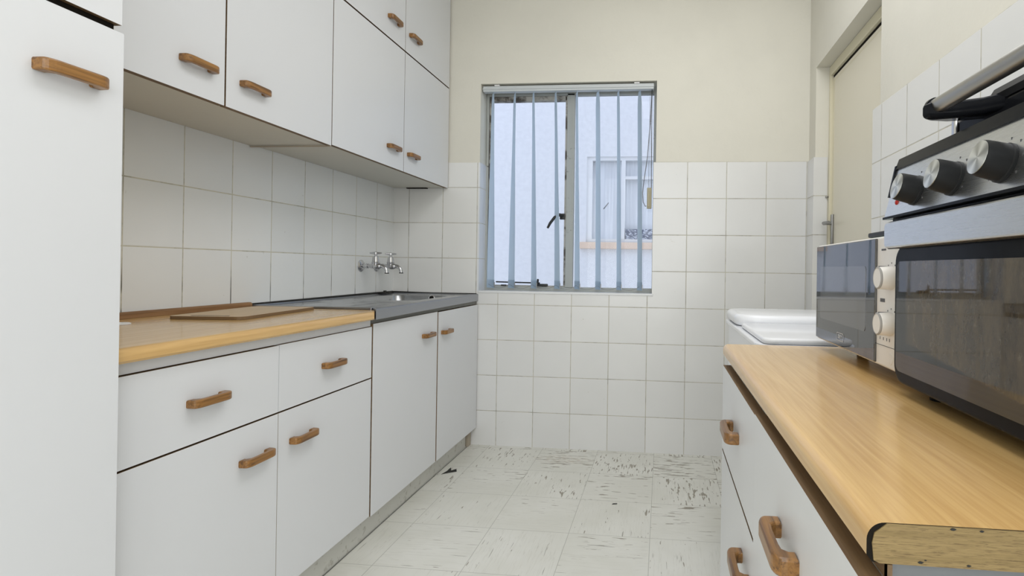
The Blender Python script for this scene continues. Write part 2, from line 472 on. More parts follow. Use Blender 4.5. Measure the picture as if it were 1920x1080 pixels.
# ------------------------------------------------------------ door in the right wall
dr = struct(thing('door_1', (.86, 2.47, 0)))
b = MB(); b.box(.843, .883, DY0 + .01, 2.866, .01, 1.979, .003)
leaf = b.build('door_leaf', M['doorpaint'], dr)
b = MB()
b.box(.829, .895, 2.868, DY1 - .001, 0, 2.038, .002); b.box(.829, .895, DY0 + .001, 2.868, 1.991, 2.038, .002)
b.build('door_frame', M['frame_paint_cream'], dr)
b = MB(); b.box(.8435, .880, DY0 + .01, 2.868, 1.9792, 1.9906); b.build('gap_shadow', M['dark'], dr)
b = MB(); b.box(.8425, .8435, DY0 + .02, 2.860, 1.958, 1.962); b.box(.842, .8435, 2.848, 2.851, .02, 1.96)
b.build('panel_groove', M['frame_paint_cream'], leaf)
b = MB()
b.box(.832, .843, 2.832, 2.852, 1.125, 1.288, .003)
b.cyl((.832, 2.842, 1.243), (.800, 2.842, 1.243), .008); b.tube([(.800, 2.848, 1.243), (.795, 2.835, 1.243), (.797, 2.76, 1.242)], [.009, .009, .007])
b.build('door_handle', M['lead'], leaf, True)
b = MB(); b.cyl((.829, 2.882, 1.38), (.815, 2.882, 1.38), .004); b.build('frame_bolt', M['lead'], dr)

# ------------------------------------------------------------ back window
win = struct(thing('window_1', ((WX0 + WX1) / 2, 3.12, WZ0)))
b = MB(); b.box(WX0 + .004, WX1 - .004, YB - .004, 3.135, WZ0 - .012, WZ0, .002)
b.build('window_sill', simple('sill_white', (.78, .79, .80), .35), win)
Y0, Y1 = 3.115, 3.15
b = MB()
b.box(WX0 + .002, WX0 + .016, Y0, Y1, WZ0, WZ1, .001); b.box(WX1 - .016, WX1 - .001, Y0, Y1, WZ0, WZ1, .001)
b.box(WX0 + .016, WX1 - .016, Y0, Y1, WZ1 - .040, WZ1 - .001, .001); b.box(WX0 + .016, WX1 - .016, Y0, Y1, WZ0, WZ0 + .024, .001)
b.box(-.556, -.514, Y0, Y1, WZ0 + .02, WZ1 - .03, .001)
b.build('window_frame', M['winpaint'], win)
b = MB()
cx0, cx1, cz0, cz1 = WX0 + .030, -.562, WZ0 + .030, WZ1 - .044
b.box(WX0 + .018, cx0, Y0 + .008, Y1 + .01, cz0 - .012, cz1); b.box(cx1 - .006, -.557, Y0 + .008, Y1 + .01, cz0 - .012, cz1)
b.box(cx0, cx1, Y0 + .004, Y1 + .01, cz0 - .012, cz0); b.box(cx0, cx1, Y0 + .008, Y1 + .01, cz1 - .022, cz1 + .003)
b.build('casement', M['putty'], win)
b = MB(); b.box(cx0 - .005, cx1, Y1 - .010, Y1 - .006, cz0 - .004, cz1 - .018); b.build('pane', M['glass'], win)
b = MB(); b.box(-.518, WX1 - .012, Y1 - .010, Y1 - .006, WZ0 + .02, WZ1 - .036); b.build('pane', M['glass'], win)
b = MB()
b.box(-.590, -.560, Y0 - .012, Y0 + .002, 1.278, 1.312, .003)
b.tube([(-.572, Y0 - .010, 1.300), (-.585, Y0 - .030, 1.303), (-.615, Y0 - .034, 1.288), (-.640, Y0 - .034, 1.255), (-.655, Y0 - .034, 1.226)], [.008, .009, .008, .008, .006])
b.build('casement_handle', M['iron'], win, True)
b = MB()
b.tube([(-.96, Y0 - .006, .915), (-.70, Y0 - .010, .912)], .004, 8)
b.tube([(-.715, Y0 - .008, .895), (-.712, Y0 - .008, .935)], .006, 8); b.box(-.72, -.655, Y0 - .014, Y0 + .001, .895, .908, .003)
b.box(-.93, -.90, Y0 - .006, Y0 + .002, .893, .900)
b.build('casement_stay', M['iron'], win, True)

# ------------------------------------------------------------ vertical blind
bl = thing('vertical_blind', (-.55, 3.05, 2.03), 'blue-grey vertical blind hanging open in the window recess', 'blind')
b = MB(); b.box(WX0 + .006, WX1 - .016, 3.028, 3.066, 1.992, 2.024, .003); b.box(WX0 + .006, WX1 - .016, 3.024, 3.030, 2.004, 2.010)
b.build('headrail', M['rail'], bl)
for x in (-.945, -.155):
    b = MB(); b.box(x - .015, x + .015, 3.022, 3.06, 2.022, 2.030, .002); b.build('rail_clip', M['whiteplastic'], bl)
slw = [(-.975, -.973, 5, 14), (-.849, -.852, 4, 12), (-.742, -.722, 4, 10.5), (-.615, -.588, 4, 10.5),
       (-.494, -.475, 3.5, 10), (-.375, -.357, 8, 10), (-.261, -.240, 5, 9), (-.142, -.125, 7.5, 9)]
slx = [(a, c, a / 3.05 - p / 30.1, c / 3.05 - q / 30.1) for a, c, p, q in slw]
SW = .089
for k, (xt, xb, at_, ab) in enumerate(slx):
    b = MB(); z0, z1 = .882, 1.990
    rows = 28; cols = 6
    def P(u, t):
        # t=0 top, 1 bottom ; u -0.5..0.5
        s_ = t * t * (3 - 2 * t)
        if k == 2: s_ = min(1, max(0, (t - .12) / .88)) ** .8
        th = at_ + (ab - at_) * s_
        neck = 1 - .55 * max(0, 1 - t / .05)
        cu = .006 * (1 - 4 * u * u)
        x = xt + (xb - xt) * t ** .8 + math.sin(th) * u * SW * neck + math.cos(th) * cu
        y = 3.048 + math.cos(th) * u * SW * neck - math.sin(th) * cu
        return (x, y, z1 + (z0 - z1) * t)
    g = [[b.bm.verts.new(P(c / cols - .5, r / rows)) for c in range(cols + 1)] for r in range(rows + 1)]
    for r in range(rows):
        for c in range(cols):
            f = b.bm.faces.new([g[r][c], g[r][c + 1], g[r + 1][c + 1], g[r + 1][c]]); f.smooth = True
            f.material_index = 0
    o = b.build('slat', [M['slat']], bl)
    # weighted hem pocket with its chain hook
    b = MB()
    def Q(u, t, e):
        p = Vector(P(u, t)); th = ab
        return p + Vector((math.cos(th), -math.sin(th), 0)) * e
    for e in (.0012, -.0012):
        gg = [[b.bm.verts.new(Q(c / 4 - .5, 1 - .042 * (1 - r / 2), e)) for c in range(5)] for r in range(3)]
        for r in range(2):
            for c in range(4): b.bm.faces.new([gg[r][c], gg[r][c + 1], gg[r + 1][c + 1], gg[r + 1][c]]).smooth = True
    b.build('hem_pocket', M['slat_pocket'], o)
    b = MB(); p = Q(-.5, .975, 0); p2 = Q(-.5, 1.0, 0)
    b.box(p.x - .0005, p.x + .0035, p.y - .003, p.y + .001, p2.z + .004, p2.z + .034, .0008); b.build('weight', M['lead'], o)
for k in range(7):
    a, c = slx[k][1], slx[k + 1][1]
    b = MB(); pts = []
    for i in range(9):
        t = i / 8; pts.append((a + (c - a) * t, 3.01, .905 - .022 * (1 - (2 * t - 1) ** 2)))
    b.tube(pts, .0007, 5); b.build('link_chain', M['chain'], bl)
b = MB()
ch = [(-.072, 3.044, 2.0), (-.080, 3.044, 1.80), (-.092, 3.043, 1.62), (-.108, 3.042, 1.50), (-.116, 3.041, 1.42), (-.112, 3.040, 1.37), (-.100, 3.040, 1.348), (-.085, 3.040, 1.350), (-.074, 3.041, 1.372), (-.068, 3.042, 1.42), (-.070, 3.043, 1.60), (-.074, 3.044, 1.80), (-.072, 3.044, 2.0)]
b.tube(ch, .0013, 6)
for (p, q) in zip(ch, ch[1:]):
    p, q = Vector(p), Vector(q); n_ = max(1, int((q - p).length / .008))
    for i in range(n_):
        c = p.lerp(q, i / n_); b.box(c.x - .0024, c.x + .0024, c.y - .0024, c.y + .0024, c.z - .0024, c.z + .0024)
b.build('bead_chain', M['chain'], bl)
b = MB(); b.tube([(-.082, 3.05, 2.0), (-.084, 3.05, 1.44)], .0009, 5); b.tube([(-.066, 3.05, 2.0), (-.070, 3.05, 1.44)], .0009, 5)
b.build('cord', M['lead'], bl)
b = MB(); b.box(-.092, -.066, 3.036, 3.056, 1.335, 1.45, .003); b.box(-.089, -.076, 3.034, 3.040, 1.345, 1.425, .002)
b.build('cord_weight', M['beigebox'], bl)

# ------------------------------------------------------------ outside: neighbouring house
nb = thing('neighbour_house', (0, 5.6, -1), 'pale rough-plastered house wall seen through the kitchen window', 'building')
b = MB()
nx0, nx1, nz0, nz1, NY = -.775, .30, 1.262, 2.125, 5.5
b.box(-5.5, nx0, NY, NY + .3, -1, 4.2); b.box(nx1, 5, NY, NY + .3, -1, 4.2); b.box(nx0, nx1, NY, NY + .3, -1, nz0); b.box(nx0, nx1, NY, NY + .3, nz1, 4.2)
b.build('wall', M['roughcast'], nb)
b = MB(); f = .035
wf = simple('bright_white_frame', (.86, .87, .88), .5)
b.box(nx0, nx0 + f + .02, NY + .02, NY + .08, nz0 + f, nz1 - f); b.box(nx1 - f, nx1, NY + .02, NY + .08, nz0 + f, nz1 - f); b.box(nx0, nx1, NY + .02, NY + .08, nz1 - f, nz1); b.box(nx0, nx1, NY + .02, NY + .08, nz0, nz0 + f)
b.box(-.425, -.385, NY + .015, NY + .08, nz0 + f, nz1 - f); b.box(-.385, nx1 - f, NY + .02, NY + .08, 1.90, 1.93)
nw = b.build('window_frame', wf, nb)
b = MB(); b.box(nx0 + .01, nx1 - .01, NY + .09, NY + .10, nz0, nz1); b.build('curtain', M['curtain'], nw)
b = MB(); b.box(nx0 - .055, nx1 + .06, NY - .05, NY + .05, 1.196, 1.262, .004); b.build('window_sill', M['orange_sill'], nb)
b = MB(); b.box(-.380, -.02, NY + .03, NY + .085, nz0 + .036, 1.40); b.build('mesh_panel', M['basket'], nw)
b = MB(); b.tube([(-.60, NY + .01, 1.60), (-.55, NY + .0, 1.66)], .006, 6); b.build('window_handle', M['lead'], nw)
b = MB(); b.box(-6, 6, YB + .25, 12, -1.15, -1)
struct(b.build('ground', simple('alley_paving', (.45, .45, .44), .9)))

# ------------------------------------------------------------ cabinet handles
def handle_mesh(mb, c, axis_sign, L=.106, H=.019, D=.027):
    """U-shaped oak bow handle lying along Y; c = centre on the door face, axis_sign = +1 sticks out to +X"""
    x, y, z = c; s = axis_sign; h = L / 2
    out = [(0, -h), (.012, -h)] + [(D - .012 + .012 * math.sin(t), -h + .020 - .020 * math.cos(t)) for t in [PI * i / 12 for i in range(1, 7)]]
    inn = [(0, -h + .019), (.007, -h + .019), (.013, -h + .024), (D - .013, -h + .034)]
    poly = out + [(a, -b_) for a, b_ in reversed(out)] + [(a, -b_) for a, b_ in inn] + list(reversed(inn))
    mb.prism([(x + s * a, y + b_) for a, b_ in poly], 'Z', z - H / 2, z + H / 2, .0032, 2)
def add_handle(parent, c, sgn, **kw):
    b = MB(); handle_mesh(b, c, sgn, **kw)
    return b.build('handle', M['oak'], parent)

def panel(name, parent, x0, x1, y0, y1, z0, z1, front, hz='edge', vt='edge'):
    """door or drawer front: laminate faces, raw board edges"""
    b = MB()
    fs = b.box(x0, x1, y0, y1, z0, z1)
    # order: bottom, top, -Y, +X, +Y, -X
    for i, f in enumerate(fs): f.material_index = {0: 1, 1: 1, 2: 2, 3: 0, 4: 2, 5: 0}[i]
    b.bm.faces.ensure_lookup_table()
    return b.build(name, [M['laminate'], M[hz], M[vt]], parent)

def carcass(parent, x0, x1, y0, y1, z0, z1, front, t=.016, open_top=False):
    """open-fronted board box; front = +1 if the front faces +X"""
    b = MB()
    b.box(x0, x1, y0, y0 + t, z0, z1); b.box(x0, x1, y1 - t, y1, z0, z1)
    b.box(x0, x1, y0 + t, y1 - t, z0, z0 + t); 
    if not open_top: b.box(x0, x1, y0 + t, y1 - t, z1 - t, z1)
    xb = (x0, x0 + .006) if front > 0 else (x1 - .006, x1)
    b.box(xb[0], xb[1], y0 + t, y1 - t, z0 + t, z1 - t)
    return b.build('carcass', M['under'], parent)

# ------------------------------------------------------------ tall cabinet (left foreground)
G = .0008
t = thing('tall_cabinet', (-1.26, .665, 0), 'tall white cabinet with a long door, at the left edge beside the worktop', 'cabinet')
XTF = -.99
carcass(t, XL + .001, XTF - .019, .415, .913, .10, 2.45, 1)
d = panel('door', t, XTF - .018, XTF, .417, .9145, .105, 1.420, 1)
add_handle(d, (XTF, .820, 1.313), 1, H=.021)
d = panel('door', t, XTF - .018, XTF, .417, .9105, 1.434, 2.44, 1)
add_handle(d, (XTF, .82, 1.55), 1, H=.021)
b = MB(); b.box(XTF - .019, XTF - .010, .417, .904, 1.4205, 1.4335); b.build('gap_strip', M['dark'], t)
b = MB(); b.box(XL + .01, XTF - .06, .416, .912, .002, .099); b.build('plinth', M['laminate'], t)

# ------------------------------------------------------------ base cabinets, left
XD = -1.030   # door face
t = thing('base_cabinet', (-1.28, 1.395, 0), 'white base cabinet with two drawers above two doors, under the wooden worktop', 'cabinet')
carcass(t, XL + .001, XD - .019, .917, 1.874, .10, .800, 1)
ya, yb, yc = .917, 1.3945, 1.872
d = panel('drawer', t, XD - .018, XD, ya, yb - .001, .601, .781, 1, vt='laminate'); add_handle(d, (XD, 1.156, .692), 1)
d = panel('drawer', t, XD - .018, XD, yb + .001, yc, .601, .782, 1, vt='laminate'); add_handle(d, (XD, 1.635, .692), 1)
d = panel('door', t, XD - .018, XD, ya, yb - .001, .105, .5965, 1, vt='pale_edge'); add_handle(d, (XD, 1.309, .507), 1)
d = panel('door', t, XD - .018, XD, yb + .001, yc, .105, .5965, 1, vt='pale_edge'); add_handle(d, (XD, 1.493, .507), 1)
b = MB(); b.box(XD - .019, XD - .006, ya, yc, .7835, .8080); b.build('top_rail', M['laminate'], t)
b = MB(); b.box(XD - .0185, XD - .012, ya, yc, .597, .6005); b.build('gap_shadow_strip', M['dark'], t)

t = thing('sink_cabinet', (-1.28, 2.44, 0), 'white two-door base cabinet under the steel sink', 'cabinet')
carcass(t, XL + .001, XD - .019, 1.876, 3.004, .10, .800, 1, open_top=True)
d = panel('door', t, XD - .018, XD, 1.8805, 2.4475, .100, .791, 1); add_handle(d, (XD, 2.338, .697), 1)
d = panel('door', t, XD - .018, XD, 2.4575, 3.004, .098, .788, 1); add_handle(d, (XD, 2.545, .690), 1)
b = MB(); b.box(XD - .0185, XD - .008, 1.88, 3.004, .7915, .8075); b.build('top_rail', simple('grey_rail', (.22, .22, .20), .6), t)
b = MB(); b.box(XD - .019, XD - .002, 2.4485, 2.4565, .101, .787); b.build('centre_post', wood('post_board', (.20, .12, .055), (.30, .19, .09), 'Z', .6), t)
b = MB(); b.box(XD - .06, XD - .03, 2.965, 3.005, .001, .0995); b.build('foot', M['pale_edge'], t)

b = MB(); b.box(-1.09, -1.074, .917, 2.958, .001, .0985, .001)
pl = NT('plinth_dirty'); co = pl.coord()
cc = pl.mix(pl.math('MULTIPLY', pl.ramp(pl.noise(co, 30, 4, .7), .56, .66), .5), (.66, .655, .61), (.28, .26, .20))
tag(b.build('plinth', pl.set(cc, .5)), 'off-white scuffed plinth board along the floor below the left base cabinets', 'plinth')
b = MB(); b.tube([(-1.072, .92, .001), (-1.071, 1.7, .001), (-1.070, 2.35, .001), (-1.066, 2.96, .001)], .0013, 6)
tag(b.build('sealant_strip', simple('grey_sealant', (.12, .12, .11), .7)), 'thin dark sealant line where the left plinth meets the floor', 'sealant')

# ------------------------------------------------------------ wall cabinets, left
XU = -1.215
def wall_unit(y0, ym, y1, z0, z1, label, hz, hy, g=.0015):
    t = thing('wall_cabinet', (XL / 2 + XU / 2, (y0 + y1) / 2, z0), label, 'cabinet')
    carcass(t, XL + .001, XU - .019, y0, y1, z0, z1, 1)
    d = panel('door', t, XU - .018, XU, y0 + .001, ym - g, z0 - .002, z1 - .002, 1); add_handle(d, (XU, hy[0], hz), 1)
    d = panel('door', t, XU - .018, XU, ym + g, y1 - .001, z0 - .002, z1 - .002, 1); add_handle(d, (XU, hy[1], hz), 1)
    return t
wa = wall_unit(.917, 1.411, 1.9045, 1.440, 2.002, 'white two-door wall cabinet nearest the camera, above the wooden worktop', 1.519, (1.316, 1.515), .0028)
wb = wall_unit(1.9065, 2.468, 3.004, 1.444, 2.004, 'white two-door wall cabinet above the sink, lower of the corner stack', 1.530, (2.361, 2.554))
wc = wall_unit(.917, 1.411, 1.9045, 2.010, 2.62, 'white top cabinet above the cabinet nearest the camera, mostly out of frame', 2.098, (1.316, 1.515))
wd = wall_unit(1.9065, 2.468, 3.004, 2.011, 2.62, 'white two-door top cabinet in the corner, upper of the stack above the sink', 2.099, (2.353, 2.557))
b = MB(); b.box(XL + .002, XU - .002, 1.8990, 1.9055, 1.4340, 1.4378); b.build('joint_strip', M['pale_edge'], wb)
b = MB(); b.box(XU - .0185, XU - .010, 1.908, 3.0, 2.0025, 2.0085); b.build('joint_strip', M['dark'], wd)
b = MB(); b.box(XL + .08, XL + .20, 2.990, 3.0095, 1.4395, 1.4435); b.build('underside_gap', M['dark'], wb)

# ------------------------------------------------------------ left wooden worktop
def worktop_profile(xf, xb, z0, z1, s, r=.012):
    """s=+1 front faces +X; rounded front nose"""
    pts = [(xb, z0), (xb, z1)]
    cx = xf - s * r
    pts += [(cx + s * r * math.sin(a), z1 - r + r * math.cos(a)) for a in [PI / 2 * i / 8 for i in range(9)]]
    pts += [(xf, z0 + .006), (xf - s * .004, z0 + .001), (xf - s * .010, z0)]
    return pts
prof = worktop_profile(-1.006, XL + .001, .8085, .8385, 1, .014)
prof = prof[:2] + [(-1.056, .8385), (-1.042, .8385), (-1.030, .8385)] + prof[2:] + [(-1.030, .8085), (-1.042, .8085), (-1.056, .8085)]
b = MB(); b.prism(prof, 'Y', .9155, 1.9135)
for v in b.bm.verts:      # rounded-off front corner where the steel sink begins
    if v.co.y > 1.9: v.co.y -= .070 * (max(0, v.co.x + 1.056) / .050) ** 1.4
tag(b.build('worktop', M['top'], None, True), 'wood-grain laminate worktop on the left drawers, running up to the sink', 'worktop')
b = MB()
b.prism([(XL + .0005, .839), (XL + .0185, .839), (XL + .0185, .852), (XL + .013, .8575), (XL + .0005, .8575)], 'Y', .9155, 1.905, .001, 1)
tag(b.build('edging_strip', M['oak_strip']), 'brown oak edging strip along the tiles behind the left worktop', 'trim strip')
b = MB()
b.lathe((-1.402, 1.292, .8388), (0, 0, 1), [(0, .026), (.0025, .026), (.004, .023), (.004, .008), (.0055, .007), (.0055, 0)])
tag(b.build('plug_disc', M['whiteplastic'], None, True), 'small round white disc lying on the left worktop by the tall cabinet', 'disc')

# chopping board
cb = NT('board_wood')
t = thing('chopping_board', (-1.33, 1.66, .839), 'thin wooden chopping board lying flat on the left worktop', 'chopping board')
b = MB()
hw, hl, r = .108, .207, .022
fs = b.prism(rrect(-hw, hw, -hl, hl, r, 6), 'Z', 0, .009)
b.bm.normal_update()
for f in b.bm.faces:
    f.material_index = 1 if abs(f.normal.z) < .5 else 0
bm_ = NT('board_veneer'); bf_ = bm_.noise(bm_.scale(bm_.coord(), (30, 2, 30)), 2, 3)
bo = b.build('board', [bm_.set(bm_.mix(bf_, (.50, .33, .16), (.60, .42, .22)), .35), simple('board_edge', (.20, .125, .06), .6)]); bo.parent = t
b = MB(); b.box(-.055, .055, -.185, -.178, .0088, .0094); s_ = b.build('slot', M['dark']); s_.parent = bo
t.rotation_euler = (0, 0, math.radians(6.5))

# ------------------------------------------------------------ steel sink
sk = thing('steel_sink', (-1.28, 2.46, .808), 'stainless steel sink and drainer set against the tiled corner', 'sink')
sy0, sy1, sz = 1.915, 3.0095, .8455
def sfx(y): return -1.004 - .026 * (y - 1.84) / 1.17
b = MB(); bm = b.bm
bx0, bx1, by0, by1 = -1.445, -1.125, 2.40, 2.86
inner = rrect(bx0, bx1, by0, by1, .06, 7)
# outer loop matched to inner
def outer_pt(p):
    cx, cy = (bx0 + bx1) / 2, (by0 + by1) / 2
    return p
ol = []
n_in = len(inner)
x0o, x1o, y0o, y1o = XL + .012, -1.028, 2.30, sy1 - .01
for i, (px, py) in enumerate(inner):
    q = i // 8
    k = (i % 8) / 7
    if q == 0: pt = (x1o, y0o + (y1o - y0o) * (.5 + k)) if k <= .5 else (x0o + (x1o - x0o) * (1 - (k - .5) * 1), y1o)
    ol.append(None)
corners = [(x1o, y1o), (x0o, y1o), (x0o, y0o), (x1o, y0o)]
ol = []
for i in range(n_in):
    q = i // 8; k = (i % 8) / 7
    cxn, cyn = corners[q]; ip = inner[i]
    if q in (0, 2):
        ol.append((cxn, ip[1]) if k < .5 else (ip[0], cyn))
    else:
        ol.append((ip[0], cyn) if k < .5 else (cxn, ip[1]))
zr = sz - .003
def ring(pts, z): return [bm.verts.new((p[0], p[1], z)) for p in pts]
def shrink(d): return rrect(bx0 + d, bx1 - d, by0 + d, by1 - d, max(.02, .06 - d * .4), 7)
R = [ring(ol, zr), ring(inner, zr), ring(shrink(.004), zr - .004), ring(shrink(.010), zr - .10), ring(shrink(.022), zr - .135), ring(shrink(.05), zr - .145), ring(shrink(.13), zr - .148)]
for A, B in zip(R, R[1:]):
    for i in range(n_in):
        j = (i + 1) % n_in
        f = bm.faces.new([A[i], A[j], B[j], B[i]]); f.smooth = A is not R[0]
bm.faces.new(R[-1])
for q in range(4):   # corner fill
    i = q * 8 + 3; j = i + 1
    v = bm.verts.new((*corners[q], zr)); bm.faces.new([R[0][i], v, R[0][j]])
bo = b.build('basin', M['steel'], sk)
# rim and apron
b = MB()
b.prism([(-1.056, 1.920), (-1.040, 1.902), (-1.026, 1.882), (sfx(1.85), 1.851), (sfx(sy1), sy1), (sfx(sy1) - .026, sy1), (-1.034, 1.95), (-1.056, 1.935)], 'Z', .8085, sz + .0015, .003, 3)
b.box(XL + .001, XL + .014, sy0, sy1, zr - .02, sz + .001, .002); b.box(XL + .012, -1.03, sy1 - .012, sy1, zr - .02, sz + .001, .002)
b.box(XL + .001, -1.057, sy0, sy0 + .010, .8085, sz + .001, .002)
b.build('rim', M['steel_front'], sk)
# drainer with pressed ribs
b = MB(); nx, ny = 60, 24
gx0, gx1, gy0, gy1 = x0o, x1o, sy0 + .008, y0o
def dz(u, v):
    e = min(1, min(u, 1 - u) / .10) * min(1, min(v, 1 - v) / .08)
    return zr - .004 * e + (.0035 * max(0, math.sin(u * PI * 11)) * (1 if .12 < u < .88 else 0)) * min(1, min(v, 1 - v) / .14)
g = [[b.bm.verts.new((gx0 + (gx1 - gx0) * i / nx, gy0 + (gy1 - gy0) * j / ny, dz(i / nx, j / ny))) for i in range(nx + 1)] for j in range(ny + 1)]
for j in range(ny):
    for i in range(nx): b.bm.faces.new([g[j][i], g[j][i + 1], g[j + 1][i + 1], g[j + 1][i]]).smooth = True
b.build('drainer', M['steel'], sk)
b = MB(); b.lathe((-1.235, by1 - .0045, .8285), (0, -1, 0), [(0, .017), (.003, .017), (.004, .013), (.002, .011), (.002, 0)]); b.build('overflow_ring', M['chrome'], bo, True)
b = MB(); b.cyl((-1.235, by1 - .006, .8285), (-1.235, by1 - .0095, .8285), .010); b.build('overflow_hole', M['dark'], bo)
b = MB(); b.lathe((-1.29, 2.63, zr - .1475), (0, 0, 1), [(0, .04), (.002, .038), (.001, .02), (.001, 0)]); b.build('drain', M['chrome'], bo, True)
b = MB()
b.tube([(XL + .003, 1.92, sz + .003), (XL + .004, 2.3, sz + .004), (XL + .003, 2.7, sz + .005), (XL + .003, 3.004, sz + .005)], [.004, .005, .006, .006], 6)
b.tube([(XL + .003, 3.006, sz + .005), (-1.3, 3.007, sz + .003), (-1.04, 3.007, sz + .003)], [.005, .003, .003], 6)
b.build('sealant_bead', M['mould'], sk)
b = MB()
b.box(-1.525, -1.485, 2.835, 2.905, sz + .0015, sz + .011, .003); b.cyl((-1.505, 2.865, sz + .010), (-1.505, 2.865, sz + .018), .008); b.box(-1.483, -1.468, 2.84, 2.885, sz + .0015, sz + .007, .002)
tag(b.build('sink_plug', M['mould'], None, True), 'small black rubber plug at the back of the sink below the taps', 'plug')

# ------------------------------------------------------------ taps
def tap(yc, label, ang):
    t = thing('wall_tap', (XL + .003, yc, .998), label, 'tap', 'pair of chrome taps above the sink')
    z = .997; x = XL
    b = MB(); b.lathe((x, yc, z), (1, 0, 0), [(0, .030), (.003, .030), (.008, .024), (.012, .011), (.013, 0)]); b.build('wall_rose', M['chrome'], t, True)
    b = MB()
    b.lathe((x + .008, yc, z), (1, 0, 0), [(0, .010), (.022, .010), (.023, .013), (.032, .013), (.033, .010), (.045, .0105), (.06, .014), (.075, .017), (.09, .016), (.100, .011), (.102, 0)])
    b.lathe((x + .080, yc, z - .012), (0, 0, 1), [(0, .008), (.004, .016), (.020, .0185), (.028, .0185), (.030, .0195), (.033, .0195), (.034, .018), (.052, .0155), (.060, .0145), (.062, .012), (.063, 0)])
    b.tube([(x + .085, yc, z), (x + .105, yc, z + .001), (x + .120, yc, z - .002), (x + .132, yc, z - .010), (x + .139, yc, z - .024), (x + .140, yc, z - .034)], [.012, .011, .010, .0095, .009, .0095], 16)
    b.build('body', M['chrome'], t, True)
    b = MB(); b.cyl((x + .140, yc, z - .033), (x + .140, yc, z - .038), .0105); b.build('nozzle', M['iron'], t, True)
    b = MB(); b.lathe((x + .080, yc, z + .044), (0, 0, 1), [(0, .005), (.010, .005), (.012, .008), (.020, .009), (.027, .008), (.030, .004), (.031, 0)])
    dx, dy = math.cos(ang), math.sin(ang)
    for s_ in (-1, 1):
        b.tube([(x + .080, yc, z + .064), (x + .080 + s_ * dx * .014, yc + s_ * dy * .014, z + .066), (x + .080 + s_ * dx * .030, yc + s_ * dy * .030, z + .066)], [.007, .0055, .003], 10)
    b.build('cross_handle', M['chrome'], t, True)
tap(2.670, 'chrome wall tap above the sink, left of the pair and nearer the camera', .15)
tap(2.825, 'chrome wall tap above the sink, right of the pair and nearer the window', .9)

# ------------------------------------------------------------ debris on the floor
b = MB(); v = [b.bm.verts.new(p) for p in ((-1.045, 2.555, .001), (-1.02, 2.575, .004), (-.985, 2.60, .002), (-.995, 2.62, .006), (-1.015, 2.605, .003), (-1.03, 2.64, .005), (-1.035, 2.60, .001))]
b.bm.faces.new(v); o = b.build('floor_scrap', M['mould']); md = o.modifiers.new('s', 'SOLIDIFY'); md.thickness = .001
tag(o, 'crumpled black scrap on the floor beside the left plinth', 'scrap')
b = MB(); v = [b.bm.verts.new(p) for p in ((-.200, 2.330, .001), (-.178, 2.336, .003), (-.180, 2.342, .002), (-.196, 2.339, .002))]
b.bm.faces.new(v); o = b.build('floor_crumb', M['mould']); md = o.modifiers.new('s', 'SOLIDIFY'); md.thickness = .001
tag(o, 'tiny dark crumb on the vinyl floor in the middle of the aisle', 'crumb')

# ------------------------------------------------------------ right base cabinet and worktop
XRD = .148
t = thing('base_cabinet', (.45, .88, 0), 'white base cabinet on the right with oak handles, under the near worktop', 'cabinet')
carcass(t, XRD + .019, XT - .002, .430, 1.345, .10, .788, -1)
ym = .888
def rpanel(name, y0, y1, z0, z1):
    return panel(name, t, XRD, XRD + .018, y0, y1, z0, z1, -1, vt='laminate' if y0 > .5 else 'edge')
d = rpanel('drawer', ym + .0002, 1.345, .580, .775); add_handle(d, (XRD, 1.110, .683), -1, H=.021)
d = rpanel('drawer', .421, ym - .0002, .505, .777); add_handle(d, (XRD, .652, .688), -1, H=.021)
d = rpanel('door', ym + .0002, 1.345, .105, .574); add_handle(d, (XRD, .960, .494), -1, H=.021)
d = rpanel('door', .421, ym - .001, .105, .501); add_handle(d, (XRD, .800, .42), -1, H=.021)
b = MB(); b.box(XRD + .012, XRD + .0188, .43, 1.345, .5745, .5795); b.build('gap_strip', M['edge'], t)
b = MB(); b.box(XRD + .0181, XRD + .0189, .4225, 1.345, .7780, .7893); b.box(XRD + .0181, XRD + .0225, .4225, .4259, .7780, .7893); b.box(XRD + .019, XRD + .050, .431, 1.345, .7885, .7895); b.build('top_rail', M['edge'], t)
b = MB(); b.box(XRD + .0185, XRD + .0225, .4262, .4300, .10, .789); b.build('gap_strip', M['dark'], t)
b = MB(); b.box(XRD + .023, XT - .003, .4268, .4298, .10, .788); b.build('end_panel', simple('grey_end_board', (.15, .16, .17), .5), t)
b = MB(); b.box(XRD + .06, XT - .01, .432, 1.343, .002, .0995); b.build('plinth', M['laminate'], t)

wt = thing('worktop', (.45, .9, .79), 'wood-grain laminate worktop on the right carrying the microwave and oven', 'worktop')
b = MB(); b.prism(worktop_profile(.152, XT - .001, .7900, .8200, -1, .013), 'Y', .4225, 1.385)
for f in b.bm.faces:
    if abs(f.normal.y) > .9: f.material_index = 1
b.build('slab', [M['top'], M['dark']], wt, True)
b = MB()
b.prism([(.1568, .7925), (.1556, .805), (.1572, .8125), (.1660, .8196), (XT - .002, .8196), (XT - .002, .7905), (.1610, .7905)], 'Y', .4213, .4224)
b.build('end_strip', M['top_end'], wt)
for (x, z, r_) in ((.2115, .8184, .0016), (.2310, .8181, .0012), (.1895, .7930, .0015), (.2225, .7928, .0012), (.2605, .7932, .0007), (.1928, .7948, .0007)):
    b = MB(); b.prism([(x - r_ * 1.5, z), (x - r_ * .4, z + r_ * .7), (x + r_ * .6, z + r_ * .5), (x + r_ * 1.4, z + r_ * .1), (x + r_ * .3, z - r_ * .6), (x - r_ * .8, z - r_ * .5)], 'Y', .4210, .4214)
    b.build('chip', M['mould'], wt)

